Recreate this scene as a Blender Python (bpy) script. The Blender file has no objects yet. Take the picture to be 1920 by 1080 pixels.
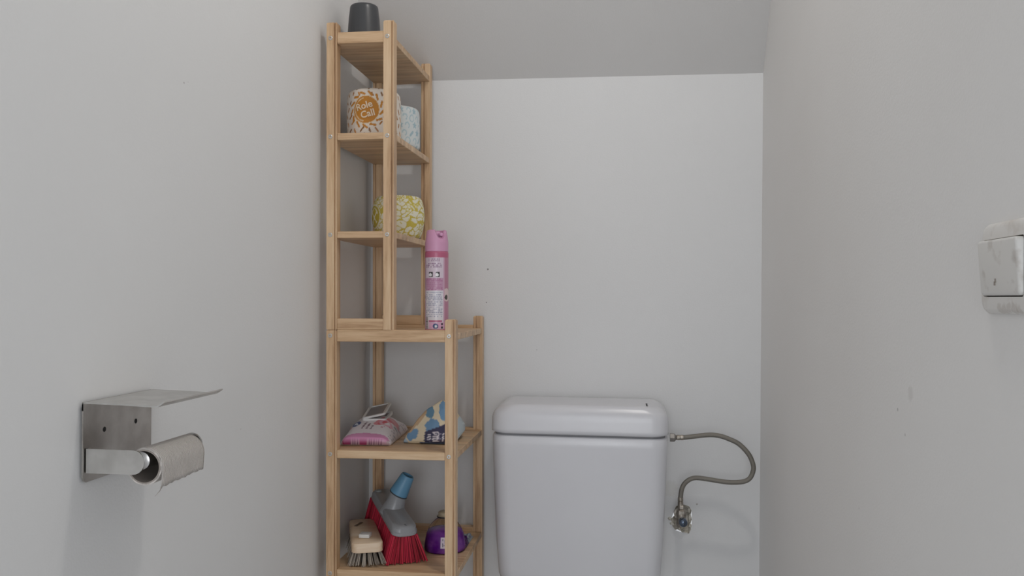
import bpy, bmesh, math, random
import numpy as np
from mathutils import Vector, Matrix, noise
random.seed(7)
C = bpy.context.scene.collection
scn = bpy.context.scene
PI = math.pi
H = 1.05                                   # camera height; all heights below are metres above the floor

# ------------------------------------------------------------------ camera, light, exposure
cam_d = bpy.data.cameras.new('camera')
cam = bpy.data.objects.new('camera', cam_d); C.objects.link(cam)
YAW, ROLL, F = .126, .008, 1665.
c, s = math.cos(ROLL), math.sin(ROLL)
R0 = Vector((math.cos(YAW), math.sin(YAW), 0)); U0 = Vector((0, 0, 1)); FW = Vector((-math.sin(YAW), math.cos(YAW), 0))
Rr = c*R0 + s*U0; Uu = c*U0 - s*R0
cam.matrix_world = Matrix(((Rr.x, Uu.x, -FW.x, 0), (Rr.y, Uu.y, -FW.y, 0), (Rr.z, Uu.z, -FW.z, H), (0, 0, 0, 1)))
cam_d.sensor_width = 36; cam_d.lens = F/1920*36; cam_d.shift_y = 18/1920
cam_d.clip_start = .02
scn.camera = cam

world = bpy.data.worlds.new('hall_daylight'); scn.world = world; world.use_nodes = True
wb = world.node_tree.nodes['Background']
wb.inputs['Color'].default_value = (.925, .958, 1, 1); wb.inputs['Strength'].default_value = .92

def area(name, loc, size, power, col, target=None, shape='DISK'):
    d = bpy.data.lights.new(name, 'AREA'); d.shape = shape; d.size = size; d.energy = power; d.color = col
    o = bpy.data.objects.new(name, d); C.objects.link(o); o.location = loc
    if target: o.rotation_euler = (Vector(target)-Vector(loc)).to_track_quat('-Z', 'Y').to_euler()
    return o
area('ceiling_lamp_light', (.12, 1.14, 2.38), .12, 5.2, (1, .968, .92))
area('added_front_fill', (.12, -2.3, 1.05), 1.1, 28, (.92, .955, 1), (-.15, 1.8, .85), 'SQUARE')  # added fill behind the camera to brighten the shelf inside; no known window

scn.view_settings.view_transform = 'Standard'; scn.view_settings.look = 'None'
scn.view_settings.gamma = 1; scn.view_settings.use_curve_mapping = False
scn.view_settings.exposure = -0.44

# ------------------------------------------------------------------ helpers
def obj(name, bm, mat=None, parent=None, smooth=False, kind=None):
    me = bpy.data.meshes.new(name)
    bmesh.ops.recalc_face_normals(bm, faces=bm.faces)
    if smooth:
        for f in bm.faces: f.smooth = True
    bm.to_mesh(me); bm.free()
    return link(name, me, mat, parent, kind)
def link(name, me, mat=None, parent=None, kind=None):
    o = bpy.data.objects.new(name, me); C.objects.link(o)
    if mat is not None and not me.materials:
        for m in (mat if isinstance(mat, (list, tuple)) else [mat]): me.materials.append(m)
    if parent is not None: o.parent = parent
    if kind: o['kind'] = kind
    return o
def tag(o, label, cat, group=None):
    o['label'] = label; o['category'] = cat
    if group: o['group'] = group
    return o
def thing(name, label, cat, loc=(0, 0, 0), rot=(0, 0, 0), group=None):
    o = bpy.data.objects.new(name, None); C.objects.link(o); o.empty_display_size = .02
    o.location = loc; o.rotation_euler = rot
    return tag(o, label, cat, group)
def struct(o): o['kind'] = 'structure'; return o
def auto_smooth(o, ang=40):
    me = o.data
    for p in me.polygons: p.use_smooth = True
    bm = bmesh.new(); bm.from_mesh(me)
    for e in bm.edges:
        if len(e.link_faces) == 2: e.smooth = e.calc_face_angle(0) < math.radians(ang)
    bm.to_mesh(me); bm.free(); return o
def box(bm, x0, x1, y0, y1, z0, z1, bev=0, seg=2):
    v = [bm.verts.new((x, y, z)) for x in (x0, x1) for y in (y0, y1) for z in (z0, z1)]
    fs = [bm.faces.new([v[i] for i in q]) for q in ((0, 1, 3, 2), (4, 6, 7, 5), (0, 4, 5, 1), (2, 3, 7, 6), (0, 2, 6, 4), (1, 5, 7, 3))]
    if bev:
        es = list({e for f in fs for e in f.edges})
        bmesh.ops.bevel(bm, geom=es, offset=bev, segments=seg, affect='EDGES', profile=.5)
def loft(bm, rings, cap0=True, cap1=True, closed=True):
    R = [[bm.verts.new(p) for p in r] for r in rings]
    n = len(R[0])
    for a, b in zip(R, R[1:]):
        for i in range(n if closed else n-1):
            j = (i+1) % n
            bm.faces.new((a[i], a[j], b[j], b[i]))
    if cap0: bm.faces.new(R[0][::-1])
    if cap1: bm.faces.new(R[-1])
    return R
def lathe(bm, prof, n=40, cap0=True, cap1=True, M=None):
    rings = []
    for r, z in prof:
        ring = [Vector((r*math.cos(2*PI*i/n), r*math.sin(2*PI*i/n), z)) for i in range(n)]
        rings.append([M @ p for p in ring] if M else ring)
    loft(bm, rings, cap0, cap1)
def frame_at(p, d):
    return Matrix.Translation(p) @ Vector(d).to_track_quat('Z', 'Y').to_matrix().to_4x4()
def spline(pts, sub=10):
    P = [Vector(p) for p in pts]; out = []
    for i in range(len(P)-1):
        a, b, c_, d = P[max(i-1, 0)], P[i], P[i+1], P[min(i+2, len(P)-1)]
        for k in range(sub):
            t = k/sub
            out.append(.5*((2*b)+(c_-a)*t+(2*a-5*b+4*c_-d)*t*t+(3*b-a-3*c_+d)*t**3))
    return out+[P[-1]]
def tube(bm, path, rad, n=12, cap=True):
    rings = []; up = Vector((0, 0, 1)); prev = None
    for i, p in enumerate(path):
        d = (path[min(i+1, len(path)-1)]-path[max(i-1, 0)]).normalized()
        if prev is None:
            a = d.orthogonal().normalized()
        else:
            a = (prev - d*prev.dot(d)).normalized()
        prev = a; b = d.cross(a)
        r = rad(i/(len(path)-1)) if callable(rad) else rad
        rings.append([p + r*(a*math.cos(2*PI*k/n)+b*math.sin(2*PI*k/n)) for k in range(n)])
    loft(bm, rings, cap, cap)
def rrect(x0, x1, y0, y1, r, n=6, rb=None):
    """rounded rectangle, counter-clockwise; rb = radius of the two corners at y1"""
    rb = r if rb is None else rb
    out = []
    for cx, cy, a0, rr in ((x0+r, y0+r, PI, r), (x1-r, y0+r, 1.5*PI, r), (x1-rb, y1-rb, 0, rb), (x0+rb, y1-rb, .5*PI, rb)):
        for k in range(n+1):
            a = a0+k/n*PI/2
            out.append((cx+rr*math.cos(a), cy+rr*math.sin(a)))
    return out
def lin(r, g, b):
    return tuple(((v/255)/12.92 if v/255 <= .04045 else ((v/255+.055)/1.055)**2.4) for v in (r, g, b))

# ------------------------------------------------------------------ materials
def mat(name, col, rough=.5, metal=0, **kw):
    m = bpy.data.materials.new(name); m.use_nodes = True
    b = m.node_tree.nodes['Principled BSDF']
    b.inputs['Base Color'].default_value = (*col, 1); b.inputs['Roughness'].default_value = rough; b.inputs['Metallic'].default_value = metal
    for k, v in kw.items(): b.inputs[k].default_value = v
    return m
def nd(m, t, **kw):
    n = m.node_tree.nodes.new(t)
    for k, v in kw.items(): setattr(n, k, v)
    return n
def lk(m, a, b): m.node_tree.links.new(a, b)
def bsdf(m): return m.node_tree.nodes['Principled BSDF']
def add_noise(m, c1, c2, scale=(1, 1, 1), nscale=5, detail=4, lo=.35, hi=.65, bump=0, bscale=None, bdist=.001):
    tc = nd(m, 'ShaderNodeTexCoord'); mp = nd(m, 'ShaderNodeMapping'); mp.inputs['Scale'].default_value = scale
    lk(m, tc.outputs['Object'], mp.inputs['Vector'])
    nz = nd(m, 'ShaderNodeTexNoise'); nz.inputs['Scale'].default_value = nscale; nz.inputs['Detail'].default_value = detail
    lk(m, mp.outputs['Vector'], nz.inputs['Vector'])
    rp = nd(m, 'ShaderNodeValToRGB'); rp.color_ramp.elements[0].position = lo; rp.color_ramp.elements[1].position = hi
    rp.color_ramp.elements[0].color = (*c1, 1); rp.color_ramp.elements[1].color = (*c2, 1)
    lk(m, nz.outputs['Fac'], rp.inputs['Fac']); lk(m, rp.outputs['Color'], bsdf(m).inputs['Base Color'])
    if bump:
        src = nz
        if bscale:
            src = nd(m, 'ShaderNodeTexNoise'); src.inputs['Scale'].default_value = bscale; src.inputs['Detail'].default_value = 3
            lk(m, tc.outputs['Object'], src.inputs['Vector'])
        bp = nd(m, 'ShaderNodeBump'); bp.inputs['Strength'].default_value = bump; bp.inputs['Distance'].default_value = bdist
        lk(m, src.outputs['Fac'], bp.inputs['Height']); lk(m, bp.outputs['Normal'], bsdf(m).inputs['Normal'])
    return tc, rp
def spots(m, tc, pts):
    """dirt specks and patched plugs at given wall points: (x, y, z, radius, colour, strength)"""
    b = bsdf(m); src = b.inputs['Base Color'].links[0].from_socket
    nz = nd(m, 'ShaderNodeTexNoise'); nz.inputs['Scale'].default_value = 260; lk(m, tc.outputs['Object'], nz.inputs['Vector'])
    for x, y, z, r, col, st in pts:
        d = nd(m, 'ShaderNodeVectorMath', operation='DISTANCE'); d.inputs[1].default_value = (x, y, z); lk(m, tc.outputs['Object'], d.inputs[0])
        ad = nd(m, 'ShaderNodeMath', operation='MULTIPLY_ADD'); ad.inputs[1].default_value = r*1.2; ad.inputs[2].default_value = -r*.6; lk(m, nz.outputs['Fac'], ad.inputs[0])
        sm = nd(m, 'ShaderNodeMath', operation='ADD'); lk(m, d.outputs['Value'], sm.inputs[0]); lk(m, ad.outputs[0], sm.inputs[1])
        mr = nd(m, 'ShaderNodeMapRange'); mr.interpolation_type = 'SMOOTHSTEP'
        mr.inputs['From Min'].default_value = r*1.15; mr.inputs['From Max'].default_value = r*.6; mr.inputs['To Max'].default_value = st
        lk(m, sm.outputs[0], mr.inputs['Value'])
        mx = nd(m, 'ShaderNodeMix', data_type='RGBA'); mx.inputs['B'].default_value = (*col, 1)
        lk(m, mr.outputs['Result'], mx.inputs['Factor']); lk(m, src, mx.inputs['A']); src = mx.outputs['Result']
    lk(m, src, b.inputs['Base Color'])

def wall_mat(name, c1, c2):
    m = mat(name, c1, .75)
    tc, _ = add_noise(m, c1, c2, nscale=2.2, detail=5, lo=.3, hi=.7, bump=.22, bscale=330, bdist=.001)
    return m, tc
M_left, tl = wall_mat('paint_left_wall', (.80, .80, .80), (.83, .83, .83))
spots(M_left, tl, [(-.596, 1.1406, 1.3384, .0016, (.3, .29, .28), .7), (-.596, 1.152, 1.342, .001, (.3, .29, .28), .5),
                   (-.596, .80, 1.43, .001, (.35, .34, .33), .5), (-.596, 1.33, .84, .0012, (.4, .38, .36), .4)])
M_right, tr = wall_mat('paint_right_wall', (.83, .817, .802), (.86, .85, .838))
spots(M_right, tr, [(.304, .9953, .9508, .009, (.55, .52, .50), .26), (.304, 1.0395, .9282, .0022, (.3, .29, .28), .6),
                    (.304, 1.0123, .9043, .002, (.36, .35, .34), .5), 
                    (.304, 1.2, .78, .0016, (.3, .3, .3), .4)])
M_back, tb = wall_mat('paint_back_wall', (.75, .75, .752), (.78, .78, .782))
spots(M_back, tb, [(-.3155, 2.042, 1.1153, .0022, (.15, .14, .14), .85), (-.3186, 2.042, 1.0384, .0017, (.15, .14, .14), .75),
                   (-.20, 2.042, .93, .0012, (.3, .3, .3), .5), (.166, 2.042, .587, .002, (.3, .25, .22), .7),
                   (.105, 2.042, .62, .02, (.60, .58, .52), .3)])
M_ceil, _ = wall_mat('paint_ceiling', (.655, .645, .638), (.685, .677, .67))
M_floor = mat('floor_tile', (.7, .7, .7), .4); add_noise(M_floor, (.68, .69, .70), (.74, .75, .76), nscale=4)
M_plaster = mat('broken_plaster', (.6, .57, .5), .9); add_noise(M_plaster, (.34, .30, .25), (.76, .73, .65), nscale=70, detail=5, bump=.8, bdist=.003)
M_dark = mat('hole_shade_black', (.02, .02, .02), .8)

def wood(name, axis, tone=1.0, cols=((.47, .28, .15), (.65, .435, .255), (.76, .55, .35))):
    """pale bamboo / pine: laminated strips with fine grain running along `axis`"""
    m = mat(name, (.6, .4, .22), .42)
    tc = nd(m, 'ShaderNodeTexCoord')
    sc = {'x': (1.2, 16, 16), 'z': (16, 16, 1.2)}[axis]
    mp = nd(m, 'ShaderNodeMapping'); mp.inputs['Scale'].default_value = sc; lk(m, tc.outputs['Object'], mp.inputs['Vector'])
    oi = nd(m, 'ShaderNodeObjectInfo')
    mlt = nd(m, 'ShaderNodeMath', operation='MULTIPLY'); mlt.inputs[1].default_value = 37.; lk(m, oi.outputs['Random'], mlt.inputs[0])
    av = nd(m, 'ShaderNodeVectorMath', operation='ADD'); lk(m, mp.outputs['Vector'], av.inputs[0]); lk(m, mlt.outputs[0], av.inputs[1])
    n1 = nd(m, 'ShaderNodeTexNoise'); n1.inputs['Scale'].default_value = 3.2; n1.inputs['Detail'].default_value = 2; lk(m, av.outputs[0], n1.inputs['Vector'])
    n2 = nd(m, 'ShaderNodeTexNoise'); n2.inputs['Scale'].default_value = 14; n2.inputs['Detail'].default_value = 5; n2.inputs['Roughness'].default_value = .65; lk(m, av.outputs[0], n2.inputs['Vector'])
    mix = nd(m, 'ShaderNodeMath', operation='MULTIPLY_ADD'); mix.inputs[1].default_value = .45; lk(m, n2.outputs['Fac'], mix.inputs[0])
    h = nd(m, 'ShaderNodeMath', operation='MULTIPLY'); h.inputs[1].default_value = .6; lk(m, n1.outputs['Fac'], h.inputs[0]); lk(m, h.outputs[0], mix.inputs[2])
    rp = nd(m, 'ShaderNodeValToRGB'); e = rp.color_ramp.elements
    e[0].position = .38; e[1].position = .68
    e[0].color = (*[q*tone for q in cols[0]], 1); e[1].color = (*[q*tone for q in cols[2]], 1)
    k = e.new(.52); k.color = (*[q*tone for q in cols[1]], 1)
    lk(m, mix.outputs[0], rp.inputs['Fac']); lk(m, rp.outputs['Color'], bsdf(m).inputs['Base Color'])
    bp = nd(m, 'ShaderNodeBump'); bp.inputs['Strength'].default_value = .12; bp.inputs['Distance'].default_value = .0006
    lk(m, n2.outputs['Fac'], bp.inputs['Height']); lk(m, bp.outputs['Normal'], bsdf(m).inputs['Normal'])
    return m
W_x = wood('bamboo_along_x', 'x'); W_z = wood('bamboo_along_z', 'z')
def board_mat():
    """boards glued from narrow strips: colour steps from strip to strip across y"""
    m = wood('bamboo_board', 'x')
    b = bsdf(m); src = b.inputs['Base Color'].links[0].from_socket
    tc = nd(m, 'ShaderNodeTexCoord'); sx = nd(m, 'ShaderNodeSeparateXYZ'); lk(m, tc.outputs['Object'], sx.inputs[0])
    q = nd(m, 'ShaderNodeMath', operation='MULTIPLY'); q.inputs[1].default_value = 1/.0135; lk(m, sx.outputs['Y'], q.inputs[0])
    fl = nd(m, 'ShaderNodeMath', operation='FLOOR'); lk(m, q.outputs[0], fl.inputs[0])
    oi = nd(m, 'ShaderNodeObjectInfo'); ad = nd(m, 'ShaderNodeMath', operation='ADD'); lk(m, fl.outputs[0], ad.inputs[0]); lk(m, oi.outputs['Random'], ad.inputs[1])
    wn = nd(m, 'ShaderNodeTexWhiteNoise', noise_dimensions='1D'); lk(m, ad.outputs[0], wn.inputs['W'])
    mr = nd(m, 'ShaderNodeMapRange'); mr.inputs['To Min'].default_value = .80; mr.inputs['To Max'].default_value = 1.06; lk(m, wn.outputs['Value'], mr.inputs['Value'])
    hs = nd(m, 'ShaderNodeMix', data_type='RGBA', blend_type='MULTIPLY'); hs.inputs['Factor'].default_value = 1
    cb = nd(m, 'ShaderNodeCombineColor')
    for i in range(3): lk(m, mr.outputs['Result'], cb.inputs[i])
    lk(m, src, hs.inputs['A']); lk(m, cb.outputs[0], hs.inputs['B']); lk(m, hs.outputs['Result'], b.inputs['Base Color'])
    return m
W_b = board_mat()
M_zinc = mat('zinc_screw', (.62, .61, .59), .35, .9)
M_screwhole = mat('screw_recess', (.12, .11, .1), .6, .5)
M_steel = mat('brushed_steel', (.50, .48, .455), .36, 1.0)
add_noise(M_steel, (.40, .375, .35), (.60, .58, .55), scale=(1, 1, 1), nscale=26, detail=6, lo=.3, hi=.7)
M_steel2 = mat('satin_steel', (.62, .61, .59), .33, 1.0); add_noise(M_steel2, (.56, .55, .53), (.68, .67, .65), nscale=40, detail=4)
M_chrome = mat('chrome', (.72, .72, .73), .14, 1.0)
M_rod = mat('rod_steel', (.45, .44, .43), .28, 1.0)
M_card = mat('cardboard_core', (.34, .30, .27), .9)
M_ceramic = mat('white_ceramic', (.80, .80, .82), .16); add_noise(M_ceramic, (.70, .70, .735), (.735, .735, .765), nscale=3)
bsdf(M_ceramic).inputs['Roughness'].default_value = .27
M_seam = mat('seam_shade_grey', (.25, .25, .26), .7)
M_cup = mat('dark_grey_plastic', lin(70, 71, 74), .33)
M_white = mat('white_plastic', (.78, .77, .75), .35)
M_ivory = mat('aged_white_switch', (.74, .72, .68), .35)
tci, _ = add_noise(M_ivory, (.58, .53, .48), (.77, .75, .72), nscale=38, detail=6, lo=.25, hi=.44)
spots_iv = [(-.006, -.030+.009*k, -.0345+.0012*(k % 3), .0050+.0010*(k % 2), (.42, .36, .31), .38) for k in range(5)]
spots(M_ivory, tci, spots_iv)
M_rocker = mat('aged_white_rocker', (.72, .70, .67), .38); add_noise(M_rocker, (.50, .46, .42), (.735, .72, .69), nscale=55, detail=5, lo=.24, hi=.42)
M_brass = mat('dull_nickel', (.34, .30, .25), .42, .9); add_noise(M_brass, (.24, .21, .175), (.46, .42, .37), nscale=120)
def braid():
    m = mat('steel_braid', (.4, .38, .34), .42, .85)
    tc = nd(m, 'ShaderNodeTexCoord')
    ws = []
    for sg in (1, -1):
        w = nd(m, 'ShaderNodeTexWave'); w.inputs['Scale'].default_value = 260
        mp = nd(m, 'ShaderNodeMapping'); mp.inputs['Rotation'].default_value = (0, sg*.8, 0); lk(m, tc.outputs['Object'], mp.inputs[0]); lk(m, mp.outputs[0], w.inputs[0]); ws.append(w)
    mx = nd(m, 'ShaderNodeMath', operation='MULTIPLY'); lk(m, ws[0].outputs['Fac'], mx.inputs[0]); lk(m, ws[1].outputs['Fac'], mx.inputs[1])
    rp = nd(m, 'ShaderNodeValToRGB'); rp.color_ramp.elements[0].color = (.20, .185, .16, 1); rp.color_ramp.elements[1].color = (.50, .475, .43, 1)
    lk(m, mx.outputs[0], rp.inputs[0]); lk(m, rp.outputs[0], bsdf(m).inputs['Base Color'])
    bp = nd(m, 'ShaderNodeBump'); bp.inputs['Strength'].default_value = .5; bp.inputs['Distance'].default_value = .0008; lk(m, mx.outputs[0], bp.inputs['Height']); lk(m, bp.outputs[0], bsdf(m).inputs['Normal'])
    return m
M_braid = braid()
def print_mat(name, rough=.5, bump=0, bs=120, **kw):
    """flat print: colours come from the printed colour layer of the mesh"""
    m = mat(name, (1, 1, 1), rough, **kw)
    a = nd(m, 'ShaderNodeAttribute'); a.attribute_name = 'print'; lk(m, a.outputs['Color'], bsdf(m).inputs['Base Color'])
    if bump:
        tc = nd(m, 'ShaderNodeTexCoord'); nz = nd(m, 'ShaderNodeTexNoise'); nz.inputs['Scale'].default_value = bs; nz.inputs['Detail'].default_value = 3
        lk(m, tc.outputs['Object'], nz.inputs[0])
        bp = nd(m, 'ShaderNodeBump'); bp.inputs['Strength'].default_value = bump; bp.inputs['Distance'].default_value = .002
        lk(m, nz.outputs['Fac'], bp.inputs['Height']); lk(m, bp.outputs[0], bsdf(m).inputs['Normal'])
    return m
M_paper = print_mat('printed_wrapping_paper', .65, .25, 60)
M_foil = print_mat('printed_plastic_film', .3, .25, 45)
M_can = print_mat('printed_can', .33)
M_bag = print_mat('printed_paper_bag', .5, .2, 40)
M_strand = print_mat('bristle_strands', .55)
def paint(o, fn):
    """store a printed colour per vertex; fn takes the n x 3 local coordinates and returns n x 3 linear colours"""
    me = o.data; n = len(me.vertices); co = np.empty(n*3, np.float32); me.vertices.foreach_get('co', co)
    col = np.ones((n, 4), np.float32); col[:, :3] = fn(co.reshape(n, 3).astype(float))
    a = me.color_attributes.new('print', 'FLOAT_COLOR', 'POINT'); a.data.foreach_set('color', col.ravel())
L = lambda *a: np.array(lin(*a))

# ------------------------------------------------------------------ the room
XL, XR, YB, ZC, SL = -.596, .304, 2.042, H+.507, 1.317
Y0, ZT = -.16, 2.45
yk = YB-(ZT-ZC)/SL                         # where the slope meets the flat ceiling
def wall_side(name, x0, x1, m):
    bm = bmesh.new()
    prof = [(Y0, 0), (YB+.12, 0), (YB+.12, ZC+.3), (yk, ZT+.12), (Y0, ZT+.12)]
    loft(bm, [[Vector((x, y, z)) for y, z in prof] for x in (x0, x1)])
    return struct(obj(name, bm, m))
wall_side('wall_left', XL-.1, XL, M_left)
wall_side('wall_right', XR, XR+.1, M_right)
# back wall with the broken plaster round the stop valve
HOLE = [(.1085, .549), (.112, .535), (.118, .527), (.126, .529), (.133, .522), (.142, .521), (.149, .520), (.1535, .530), (.152, .543), (.155, .552), (.1525, .563), (.154, .572), (.149, .581),
        (.141, .584), (.133, .586), (.124, .583), (.119, .580), (.116, .571), (.118, .561), (.112, .556)]
bm = bmesh.new()
outer = [bm.verts.new((x, YB, z)) for x, z in ((XL-.1, 0), (XR+.1, 0), (XR+.1, ZC+.35), (XL-.1, ZC+.35))]
inner = [bm.verts.new((x, YB, z)) for x, z in HOLE]
es = [bm.edges.new((r[i], r[(i+1) % len(r)])) for r in (outer, inner) for i in range(len(r))]
bmesh.ops.triangle_fill(bm, use_beauty=True, edges=es, use_dissolve=False)
for f in [f for f in bm.faces if all(v in inner for v in f.verts)]: bm.faces.remove(f)
rr = random.Random(3)
cx, cz = .133, .553
prev = inner
for dy, sc in ((.004, .88), (.008, .80), (.012, .55)):
    ring = [bm.verts.new((cx+(x-cx)*sc*rr.uniform(.88, 1.08), YB+dy*rr.uniform(.7, 1.3), cz+(z-cz)*sc*rr.uniform(.88, 1.08))) for x, z in HOLE]
    for i in range(len(ring)):
        f = bm.faces.new((prev[i], prev[(i+1) % len(ring)], ring[(i+1) % len(ring)], ring[i])); f.material_index = 1
    prev = ring
f = bm.faces.new(prev); f.material_index = 1
for a, b in ((0, 1), (1, 2), (2, 3), (3, 0)):
    p, q = outer[a].co, outer[b].co
    vs = [outer[a], outer[b], bm.verts.new((q.x, YB+.12, q.z)), bm.verts.new((p.x, YB+.12, p.z))]; bm.faces.new(vs)
me_b = obj('wall_back', bm, [M_back, M_plaster, M_dark]); struct(me_b)
# crumbs of filler standing proud round the hole
bm = bmesh.new()
for x, z, sx, sz in ((.112, .541, .007, .004), (.106, .553, .005, .005), (.150, .556, .004, .011), (.151, .538, .004, .006), (.141, .5235, .009, .003), (.128, .530, .006, .005), (.1485, .572, .004, .006), (.119, .566, .003, .006)):
    n = 7
    pts = [(x+sx*rr.uniform(.7, 1.2)*math.cos(2*PI*k/n), z+sz*rr.uniform(.7, 1.2)*math.sin(2*PI*k/n)) for k in range(n)]
    loft(bm, [[Vector((px, YB-.0003+.001, pz)) for px, pz in pts], [Vector((x+(px-x)*.6, YB-.0035, z+(pz-z)*.6)) for px, pz in pts]])
M_filler = mat('filler_crumbs', (.70, .66, .56), .9); add_noise(M_filler, (.42, .37, .29), (.68, .66, .60), nscale=140, bump=.6, bdist=.002)
obj('filler_crumbs', bm, M_filler, me_b, kind='stuff')
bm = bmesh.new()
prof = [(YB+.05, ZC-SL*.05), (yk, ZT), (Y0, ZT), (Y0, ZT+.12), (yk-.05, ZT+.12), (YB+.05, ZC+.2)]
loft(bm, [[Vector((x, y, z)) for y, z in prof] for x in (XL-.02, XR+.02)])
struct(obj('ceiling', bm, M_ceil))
bm = bmesh.new(); box(bm, XL-.1, XR+.1, Y0, YB+.12, -.08, 0); struct(obj('floor', bm, M_floor))
# ceiling lamp fitting (above the picture)
lamp = thing('ceiling_lamp', 'round flush white ceiling lamp on the flat ceiling above the frame', 'lamp', (.12, 1.14, ZT))
bm = bmesh.new(); lathe(bm, [(.11, 0), (.11, -.02), (.125, -.022), (.125, -.055), (.105, -.06), (.105, -.035)], 36, True, True); auto_smooth(obj('lamp_base', bm, M_white, lamp))

# ------------------------------------------------------------------ the two bamboo shelves
XS, YF = -.56996, 1.67532
LEAN, TILT = -.00673, .00188
WU, WL, DP, TOT = .13456, .25636, .022, .344
PW = .0208
screw_me = None
def make_screw():
    global screw_me
    bm = bmesh.new()
    M = frame_at(Vector((0, 0, 0)), (0, -1, 0))
    lathe(bm, [(.0042, -.001), (.0042, .0004), (.0034, .0009), (.0018, .0009), (.0014, -.0007)], 14, True, False, M)
    n = len(bm.faces)
    lathe(bm, [(.0015, -.0006), (.0002, -.0006)], 8, False, True, M)
    for f in list(bm.faces)[n:]: f.material_index = 1
    bmesh.ops.recalc_face_normals(bm, faces=bm.faces)
    screw_me = bpy.data.meshes.new('screw'); bm.to_mesh(screw_me); bm.free()
    screw_me.materials.append(M_zinc); screw_me.materials.append(M_screwhole)
make_screw()
def post(root, x, y, z0, z1, w, front, screws):
    """square post; a saw groove runs down its front face; chamfered top"""
    g = (w-.0054, w-.0022) if front else (.0054, .0084)
    pl = [(0, 0), (g[0], 0), (g[0], .004), (g[1], .004), (g[1], 0), (w, 0), (w, DP), (0, DP)]
    cx, cy = w/2, DP/2
    def ring(z, ins):
        return [Vector((cx+(px-cx)*(1-ins/cx), cy+(py-cy)*(1-ins/cy), z)) for px, py in pl]
    bm = bmesh.new()
    loft(bm, [ring(0, 0), ring(z1-z0-.0035, 0), ring(z1-z0-.001, .001), ring(z1-z0, .003)])
    o = obj('post', bm, W_z, root); o.location = (x, y, z0)
    for z in screws:
        sc = link('screw', screw_me, None, o)
        sc.location = ((g[0]/2 if front else w/2), -.0002 if front else DP+.0002, z-z0)
        if not front: sc.rotation_euler = (0, 0, PI)
    return o
def board(root, w, z, th=.0125):
    bm = bmesh.new(); box(bm, .0012, w-.0012, DP, TOT-DP, 0, th, .0008, 1)
    o = obj('shelf_board', bm, W_b, root); o.location.z = z
def rail(root, w, z, h, back=False):
    bm = bmesh.new(); box(bm, PW, w-PW, 0, DP, 0, h, .0014, 2)
    o = obj('rail', bm, W_x, root); o.location = (0, TOT-DP if back else .0008, z)

S1, S2, S3, L1, L2, L3 = 1.5402, 1.3526, 1.1613, .9636, .7324, .5000
ZU = .983                                  # the narrow unit stands on the wide one
def base(z): return (XS, YF, 0)
low = thing('wide_shelf', 'wide pale bamboo shelf unit standing on the floor in the left back corner', 'shelf', (XS, YF, .0018), (TILT, LEAN, 0))
lv = [.04, .27, L3, L2, L1]
scr = [z+.0078 for z in lv[:-1]]+[L1+.0078]
for x, fr, top in ((0, True, ZU), (WL-PW, True, 1.0035), (0, False, ZU), (WL-PW, False, 1.0035)):
    post(low, x, 0 if fr else TOT-DP, 0, top, PW, fr, scr)
for z in lv[:-1]:
    board(low, WL, z); rail(low, WL, z, .0155); rail(low, WL, z, .0155 if z in (L2,) else .022, True)
board(low, WL, L1); rail(low, WL, L1-.004, .0234); rail(low, WL, L1-.004, .0234, True)
# narrow unit: same lean, its own root at its own foot
def shelf_pt(x, y, z):
    """point given in the leaning frame of the shelf -> room"""
    M = low.matrix_basis if False else Matrix.Translation((XS, YF, .0018)) @ (Matrix.Rotation(LEAN, 4, 'Y') @ Matrix.Rotation(TILT, 4, 'X'))
    return M @ Vector((x, y, z))
up = thing('narrow_shelf', 'tall narrow pale bamboo shelf unit stacked on the wide one', 'shelf', shelf_pt(0, 0, ZU), (TILT, LEAN, 0))
us = [S3-ZU+.0065, S2-ZU+.0065, S1-ZU+.0112]
for x, fr in ((0, True), (WU-PW, True), (0, False), (WU-PW, False)):
    post(up, x, 0 if fr else TOT-DP, 0, 1.5825-ZU, PW, fr, us)
for z, h in ((S3, .013), (S2, .013)):
    board(up, WU, z-ZU); rail(up, WU, z-ZU, h); rail(up, WU, z-ZU, h, True)
board(up, WU, S1-ZU); rail(up, WU, S1-ZU, .0222); rail(up, WU, S1-ZU, .0222, True)
rail(up, WU, 0, .0215); rail(up, WU, 0, .0215, True)
def on(x, y, z): return shelf_pt(x, y, z)
LR = (TILT, LEAN, 0)

# ------------------------------------------------------------------ cistern
cis = thing('toilet_cistern', 'white ceramic toilet cistern with lid fixed to the back wall', 'cistern', (-.0932, YB, .436))
def cring(z, hw, y0, y1, r): return [Vector((x, y, z)) for x, y in rrect(-hw, hw, y0, y1, r, 8, .008)]
bm = bmesh.new()
YR = -.004
zb = -.022
rings = []
for t in range(9):                          # rounded bottom
    a = t/8*PI/2; i = .05*(1-math.sin(a)); rings.append(cring(zb+.05*(1-math.cos(a)), .174-i, -.160+i, YR, .034))
rings += [cring(.10, .1785, -.168, YR, .034), cring(.20, .1825, -.174, YR, .034), cring(.30, .1855, -.178, YR, .034), cring(.319, .186, -.1785, YR, .034), cring(.322, .1846, -.177, YR, .034)]
loft(bm, rings); obj('tank', bm, M_ceramic, cis, True)
bm = bmesh.new(); loft(bm, [cring(.3210, .181, -.173, YR, .033), cring(.3268, .181, -.173, YR, .033)]); obj('seam_shade_ring', bm, M_seam, cis)  # dark ring put in as the shade of the gap under the lid
bm = bmesh.new(); rings = []
zl, zt = .3255, .3885
rings.append(cring(zl, .186, -.181, YR, .036)); rings.append(cring(zl+.002, .1885, -.183, YR, .036))
rings.append(cring(zl+.018, .1880, -.182, YR, .036))
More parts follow.
